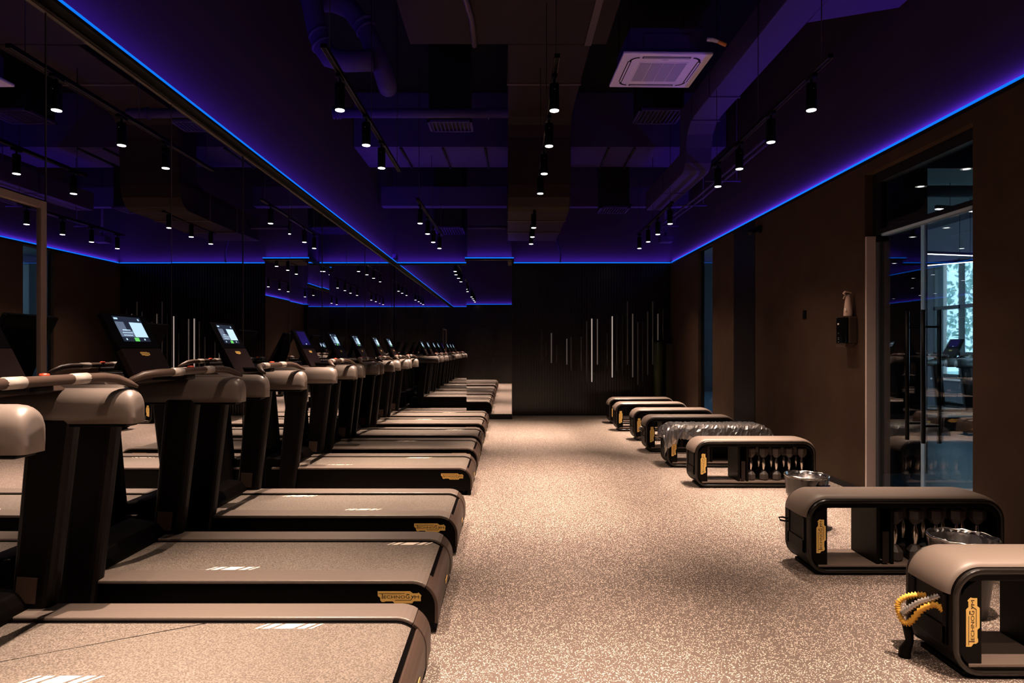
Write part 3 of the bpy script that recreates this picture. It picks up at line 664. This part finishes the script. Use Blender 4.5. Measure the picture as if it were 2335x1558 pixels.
MB().hexa([(-.03,-.005,.21),(-.022,-.005,.21),(-.022,.005,.21),(-.03,.005,.21)], [(-.05,-.005,.175),(-.042,-.005,.173),(-.042,.005,.173),(-.05,.005,.175)]).build('trigger', M['sprayw'], t)
b = MB(); b.lathe([(.001,0),(.022,0),(.022,.001),(.001,.001)], 18); b.xf(Matrix.Translation((-.034, -.012, .06)) @ Matrix.Rotation(-PI/2-.1, 4, 'Y') @ Matrix.Rotation(0,4,'Z')); b.build('bottle_label', M['white'], t)
t = MB().box(-.01, 0, 0, .075, -.05, .05).build('wall_switch', M['black'], bevel=.004, loc=(XR, 7.12, 1.755)); tag(t, 'small black switch plate on the brown right wall', 'switch')
MB().lathe([(.001,0),(.006,0),(.006,.002),(.001,.002)], 10).xf(Matrix.Translation((-.011,.037,.02)) @ Matrix.Rotation(-PI/2,4,'Y')).build('indicator', M['cover'], t)
t = thing('wall_camera', 'small dark camera high on the brown right wall', 'camera', (XR, 8.4, 2.95))
MB().box(-.05, 0, -.04, .04, -.05, .05).build('bracket', M['panel'], t, .01); MB().tube([(-.05,0,0),(-.12,-.03,-.03),(-.18,-.05,-.06)], [.03,.035,.035], 14).build('camera_head', M['panel'], t)
t = thing('floor_feet', 'x', 'x'); bpy.data.objects.remove(t)

# ================================================================== CEILING SERVICES
def P(x, y, k):   # point at height k above the eye, seen at (x, y)
    s = (796-y)/k; return ((x-1158)/s, 1450/s, 1.37+k)
def servs(name, mb, m, label, cat, group=None, bevel=0): return tag(mb.build(name, m, bevel=bevel), label, cat, group)
# central supply duct: high part, drop, low part
t = thing('ceiling_duct', 'large rectangular central duct that steps down towards the back wall', 'duct', (0, 6.9, 4.67))
prof = [(0,0),(1.85,0)]+[(1.85+.35*math.sin(a), -.35+.35*math.cos(a)) for a in [i*PI/2/6 for i in range(1,7)]]+[(2.2,-.9)]+[(2.3+.25*(1-math.cos(a))-.1*0, -.95-.28*math.sin(a)) for a in [i*PI/2/5 for i in range(0,6)]]
lowz = prof[-1][1]
under = [(0,0),(1.9,0),(2.02,-.03),(2.12,-.12),(2.17,-.28),(2.2,-.95),(2.24,-1.12),(2.33,-1.24),(2.45,-1.28),(5.0,-1.28)]
over = [(5.0,-.85),(2.95,-.85),(2.75,-.8),(2.7,-.6),(2.7,.45),(0,.45)]
b = MB(); b.prism(under+over, 'x', 0, .90); b.build('duct_body', M['duct'], t, .01)
b = MB()
for yy, zz in ((1.0, 0), (3.1, -1.28), (4.1, -1.28)): MB().box(-.012, .912, yy, yy+.035, zz-.012, zz+.42).build('duct_flange', M['trim'], t)
t = thing('plenum_box', 'wide brownish plenum box hanging over the front of the room', 'duct', (0, 6.9, 4.67))
MB().box(-1.06, 1.07, -3.4, -.01, 0, .5).build('box_body', M['duct'], t, .01)
b = MB(); b.tube([(-.4,-2.4,-.03),(-.42,-1.2,-.035),(-.36,-.6,-.03),(-.36,-.05,-.03)], .03, 8); b.build('taped_seam', M['trim'], t)
MB().box(.83, .90, -3.8, -.02, -.02, .0).build('hanging_channel', M['trim'], t)
# beams
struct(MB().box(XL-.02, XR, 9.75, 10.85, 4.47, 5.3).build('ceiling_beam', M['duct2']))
for X, w in ((-1.65, 'leftmost'), (-1.0, 'second from left'), (-.35, 'just left of the central duct'), (1.55, 'right of the central duct'), (1.95, 'rightmost')):
    tag(MB().tube([(X, 9.76, 4.45), (X+.02, 10.84, 4.45)], .018, 8).build('conduit', M['panel']), 'thin dark conduit across the violet ceiling beam, %s' % w, 'conduit', 'conduits under the ceiling beam')
t = thing('flexible_duct', 'pale horizontal pipe crossing left of the central duct', 'duct', P(760, 258, 2.9))
X0, Y0, Z0 = P(760, 258, 2.9); X1 = .005
MB().tube([(0,0,0),(X1-X0,0,0)], .058, 14).build('pipe', M['duct2'], t)
b = MB()
for q in (0, .02, .04): b.tube([(q*2,-.0,0),(q*2+.012,0,0)], .075, 14)
MB().tube([(X1-X0-.25,0,0),(X1-X0-.235,0,0)], .075, 14).build('clamp', M['duct2'], t); b.build('clamp', M['duct2'], t)
# grilles
def grille(c, w, d, label, n=10):
    t = thing('vent_grille', label, 'vent', c, 0, 'square ceiling vent grilles')
    b = MB(); b.box(-w/2,w/2,-d/2,-d/2+.03,0,.03); b.box(-w/2,w/2,d/2-.03,d/2,0,.03); b.box(-w/2,-w/2+.03,-d/2,d/2,0,.03); b.box(w/2-.03,w/2,-d/2,d/2,0,.03); b.build('frame', M['duct2'], t)
    b = MB(); b.cur = 0
    for k in range(n): x = -w/2+.03+(w-.06)*(k+.5)/n; b.box(x-.012, x+.004, -d/2+.03, d/2-.03, .006, .02)
    b.build('slats', M['duct2'], t); MB().box(-w/2+.02,w/2-.02,-d/2+.02,d/2-.02,.03,ZT-c[2]).build('vent_box', M['dark'], t)
def gP(x0, x1, y0, y1, k, label):
    a = P((x0+x1)/2, (y0+y1)/2, k); s0 = (796-(y0+y1)/2)/k; Yn = 1450*k/(796-y0); Yf = 1450*k/(796-y1); grille(a, (x1-x0)/s0, max(.3, Yf-Yn), label)
gP(978, 1078, 278, 302, 2.85, 'slatted ceiling vent left of the central duct, nearest on that side')
gP(1449, 1552, 252, 284, 3.2, 'slatted ceiling vent below the white air conditioner')
gP(992, 1058, 520, 535, 2.35, 'slatted ceiling vent far back at left, above the mirrors')
gP(1365, 1432, 474, 488, 2.4, 'slatted ceiling vent far back at right of the central duct')
# low horizontal channels near the back
struct(MB().box(-2.3, -.02, 11.55, 11.75, 1.37+2.6, 1.37+2.95).build('beam_back_left', M['duct2']))
struct(MB().box(.9, 3.3, 11.6, 11.75, 1.37+2.6, 1.37+2.95).build('beam_back_right', M['duct2']))
b = MB().tube([P(1066, 519, 2.2), (P(1168, 521, 2.2)[0], P(1066, 519, 2.2)[1], P(1066, 519, 2.2)[2])], .03, 10); servs('short_pipe', b, M['duct2'], 'short violet lit pipe beside the low end of the central duct', 'pipe')
# purple lit round ducts at top left
def Pv(x, y, k): return Vector(P(x, y, k))
t = thing('round_ducts', 'insulated round duct bending in a square loop near the ceiling at top left', 'duct', (0,0,0))
yv = 6.15
def Q(x, y, Y=yv): s = 1450/Y; return ((x-1158)/s, Y, 1.37+(796-y)/s)
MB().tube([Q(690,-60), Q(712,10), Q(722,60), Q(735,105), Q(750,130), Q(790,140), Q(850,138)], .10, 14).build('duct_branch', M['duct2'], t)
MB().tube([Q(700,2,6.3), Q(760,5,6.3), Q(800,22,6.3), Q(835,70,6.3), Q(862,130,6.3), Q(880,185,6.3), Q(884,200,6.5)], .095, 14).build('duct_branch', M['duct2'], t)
b = MB()
for a, c, Y in (((726,75),(729,80),yv), ((733,100),(736,105),yv), ((826,50),(829,55),6.3), ((833,64),(836,69),6.3)): MB().tube([Q(*a, Y), Q(*c, Y)], .112, 14).build('duct_collar', M['duct2'], t)
# right long duct stepping down
t = thing('ceiling_duct', 'narrow violet lit rectangular duct running along the right side and stepping down', 'duct', (2.32, 5.3, 4.27))
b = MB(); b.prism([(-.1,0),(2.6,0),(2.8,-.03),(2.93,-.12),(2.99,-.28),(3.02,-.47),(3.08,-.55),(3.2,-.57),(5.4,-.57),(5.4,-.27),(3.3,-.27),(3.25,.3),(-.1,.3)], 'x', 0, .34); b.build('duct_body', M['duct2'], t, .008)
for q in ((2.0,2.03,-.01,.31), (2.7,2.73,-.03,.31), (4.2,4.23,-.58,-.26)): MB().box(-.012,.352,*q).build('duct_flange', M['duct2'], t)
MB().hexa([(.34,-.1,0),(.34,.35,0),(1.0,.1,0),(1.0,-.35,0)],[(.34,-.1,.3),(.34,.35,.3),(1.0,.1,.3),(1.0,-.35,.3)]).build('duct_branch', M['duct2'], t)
for i, (x, y0, y1) in enumerate(((2.70, 6.7, 11.6), (2.80, 6.8, 11.6))):
    o = MB().tube([(x-.02*i, y0, 3.57), (x+.012, (y0+y1)/2, 3.55), (x, y1, 3.57)], .017, 8).build('conduit', M['duct2']); tag(o, '%s of the two thin violet lit conduits along the right side' % ('left', 'right')[i], 'conduit', 'parallel conduits on the right')
for yy, w in ((8.2, 'nearest'), (9.6, 'middle'), (11.2, 'farthest')):
    b = MB(); b.tube([(2.55, yy, 3.536), (3.0, yy, 3.536)], .011, 6); b.tube([(2.95, yy, 3.536), (2.95, yy, ZT if yy != 9.6 else ZT)], .006, 6)
    tag(b.build('conduit_hanger', M['duct2']), '%s cross hanger under the two conduits on the right' % w, 'hanger', 'conduit hangers')
# air conditioner
t = thing('air_conditioner', 'white ceiling cassette air conditioner at the top right of centre', 'air conditioner', (1.70, 7.185, 4.50))
t.rotation_euler = (0, 0, math.radians(1.2))
MB().box(-.48, .48, -.43, .43, 0, .035).build('fascia', M['acw'], t, .012, 3)
b = MB(); b.box(-.40,.40,-.36,.36,.03,.32); b.box(-.25,.25,-.375,-.36,.10,.25); b.build('housing', M['duct2'], t, .01)
MB().box(-.27,.27,-.25,.25,-.006,.0).build('intake_panel', M['acw'], t, .003)
b = MB()
for k in range(4): b.box(-.255+.13*k, -.255+.13*k+.12, -.23, .23, -.010, -.006)
b.build('intake_grille', M['acg'], t)
for x0,x1,y0,y1 in ((-.26,.26,-.375,-.335),(-.26,.26,.335,.375),(-.40,-.36,-.26,.26),(.36,.40,-.26,.26)):
    o = MB().box(x0,x1,y0,y1,-.003,.0).build('air_slot', M['dark'], t)
    if x1-x0 > .2: MB().box(x0+.01,x1-.01,y0+.012,y0+.022,-.006,-.003).build('louver', M['acw'], o)
    else: MB().box(x0+.010,x0+.028,y0+.01,y1-.01,-.006,-.003).build('louver', M['acw'], o)
for sx in (-1,1):
    for sy in (-1,1):
        b = MB(); vs = []; 
        for k in range(7):
            a = PI/2*k/6; vs += [(sx*(.29+.10*math.cos(a)), sy*(.265+.10*math.sin(a)), -.003), (sx*(.29+.075*math.cos(a)), sy*(.265+.075*math.sin(a)), -.003)]
        b.add(vs, [(2*k,2*k+1,2*k+3,2*k+2) for k in range(6)]); b.build('corner_slot', M['dark'], t, fix=False)
MB().box(-.03,.03,-.305,-.295,-.002,.0).build('maker_badge', M['acg'], t)
b = MB()
for sx in (-1,1):
    for sy in (-1,1): b.tube([(sx*.38,sy*.34,.3),(sx*.38,sy*.34,.8)], .006, 6)
b.build('hanger_rod', M['panel'], t)
Xa, Ya, Za = P(1612, 90, 3.3)
t = thing('drain_elbow', 'short white and orange pipe elbow right of the air conditioner', 'pipe', (Xa, Ya, Za))
MB().tube([(0,0,0),(.06,0,-.004),(.12,0,-.02)], .022, 12).build('white_pipe', M['acw'], t); MB().tube([(.12,0,-.02),(.17,.0,-.045),(.205,0,-.06)], .021, 12).build('orange_end', mat('orange_pipe', (.7,.25,.08), .5), t)

# ------------------------------------------------------------------ tracks and spotlights
KZ = 1.80
def make_spot():
    t = thing('track_spotlight', 'x', 'spotlight')
    MB().lathe([(.001,.004),(.036,.004),(.038,.008),(.038,.19),(.036,.20),(.012,.20)], 20).build('lamp_body', M['black'], t)
    MB().lathe([(.001,-.001),(.034,-.001),(.035,.003),(.001,.003)], 20).build('lamp_lens', M['lens'], t)
    MB().box(-.02, .02, -.06, .06, .235, .262).build('track_adapter', M['black'], t, .004)
    MB().tube([(0,0,.2),(0,0,.24)], .010, 8).build('stem', M['black'], t)
    MB().lathe([(.001,.0),(.004,.0),(.004,.002),(.001,.002)], 8).build('screw', M['chrome'], t, loc=(0, -.041, .15)).rotation_euler = (PI/2, 0, 0)
    l = bpy.data.lights.new('lamp_light', 'SPOT'); l.energy = LAMP_W; l.color = (1, .76, .60); l.spot_size = math.radians(47); l.spot_blend = 1.0; l.shadow_soft_size = .008
    lo = bpy.data.objects.new('lamp_light', l); COL.objects.link(lo); lo.parent = t; lo.location = (0, 0, -.004)
    l2 = bpy.data.lights.new('lamp_spill', 'SPOT'); l2.energy = LAMP_W*.11; l2.color = (1, .74, .56); l2.spot_size = math.radians(92); l2.spot_blend = 1.0; l2.shadow_soft_size = .008
    lo2 = bpy.data.objects.new('lamp_spill', l2); COL.objects.link(lo2); lo2.parent = t; lo2.location = (0, 0, -.004)
    return t
sp = None
rows = {'left': [(775,252),(835,332),(870,384),(958,510),(975,534),(988,553),(1002,567)],
        'middle': [(1264,253),(1252,334),(1241,397),(1232,442),(1217,520),(1214,541),(1211,557)],
        'right': [(1850,252),(1758,325),(1686,386),(1637,426),(1528,511),(1500,535),(1478,552),(1458,567)]}
near = {'left': -1.26, 'middle': .35, 'right': 2.29}
for rn, pts in rows.items():
    Z = 1.37+KZ
    for i, (px, py) in enumerate(pts):
        o = make_spot() if sp is None else copy_tree(sp)
        if sp is None: sp = o
        c = P(px, py, KZ); o.location = (c[0], c[1], c[2]); o.rotation_euler = (0, 0, 0)
        o['label'] = 'black cylinder spotlight on the %s track, %s visible one from the front' % (rn, ORD[i]); o['group'] = 'ceiling spotlights'
    for j, yy in enumerate((2.75, 1.95, 1.15, .4)):
        o = copy_tree(sp); o.location = (near[rn], yy, Z)
        o['label'] = 'black cylinder spotlight on the %s track above the camera end, %s from the front group' % (rn, ORD[j]); o['group'] = 'ceiling spotlights'
def track(label, xa, ya, xb, yb, z, top=ZT):
    t = thing('light_track', label, 'track', (xa, ya, z), 0, 'black spotlight tracks'); d = Vector((xb-xa, yb-ya, 0)); n = Vector((d.y, -d.x, 0)).normalized()*.02
    MB().hexa([-n, d-n, d+n, n], [-n+Vector((0,0,.03)), d-n+Vector((0,0,.03)), d+n+Vector((0,0,.03)), n+Vector((0,0,.03))]).build('rail', M['black'], t)
    b = MB()
    for s_ in (-1, 1): b.hexa([n*s_*.9+Vector((0,0,-.003)), d+n*s_*.9+Vector((0,0,-.003)), d+n*s_*.7+Vector((0,0,-.003)), n*s_*.7+Vector((0,0,-.003))], [n*s_*.9, d+n*s_*.9, d+n*s_*.7, n*s_*.7])
    b.build('rail_edge', M['trim'], t)
    b = MB()
    for f in (.05, .5, .95): b.tube([tuple(d*f+Vector((0,0,.03))), tuple(d*f+Vector((0,0,top-z)))], .004, 6)
    b.build('hanging_wire', M['panel'], t)
zt = 1.37+KZ+.262
track('left light track, front section with the three lowest spotlights', -1.262, 4.35, -1.262, 7.4, zt)
track('left light track, rear section near the back mirrors', -1.25, 8.8, -1.2, 11.6, zt)
track('middle light track, front section below the central duct', .35, 4.5, .385, 7.6, zt, 4.66)
track('middle light track, rear section below the low duct end', .39, 9.3, .41, 11.1, zt-.06, 3.39)
track('right light track, front section', 2.285, 4.5, 2.34, 7.25, zt)
track('right light track, rear section close to the back corner', 2.33, 9.0, 2.37, 11.6, zt)
track('light track above the camera on the left side', -1.26, .4, -1.26, 3.3, zt)
track('light track above the camera in the middle', .35, .4, .35, 3.3, zt)
track('light track above the camera on the right side', 2.29, .4, 2.29, 3.3, zt)
# small things near the back corner
t = thing('projector', 'small dark projector hanging in the back right corner above the blue strip', 'projector', (2.95, 11.9, 3.42))
MB().box(-.12,.12,-.10,.10,-.06,.06).build('projector_body', M['duct2'], t, .01); MB().tube([(0,0,.06),(0,0,ZT-3.42)], .02, 8).build('ceiling_pole', M['duct2'], t)
MB().box(-.2,.05,-.02,.02,.14,.155).build('bracket', M['duct2'], t)
o = cable('violet lit cable hanging down to the blue strip beside the central duct', [(1.0, 13.0, 3.6), (1.06, 13.0, 3.4), (1.08, 13.02, 3.25), (1.07, 13.03, 3.145)], .018, 'duct2')
t = MB().box(XL+.06, XL+.14, 12.55, 12.75, 3.15, 3.26).build('junction_box', M['duct2'], bevel=.01); tag(t, 'small box sitting on the ledge in the back left corner of the blue strip', 'box')
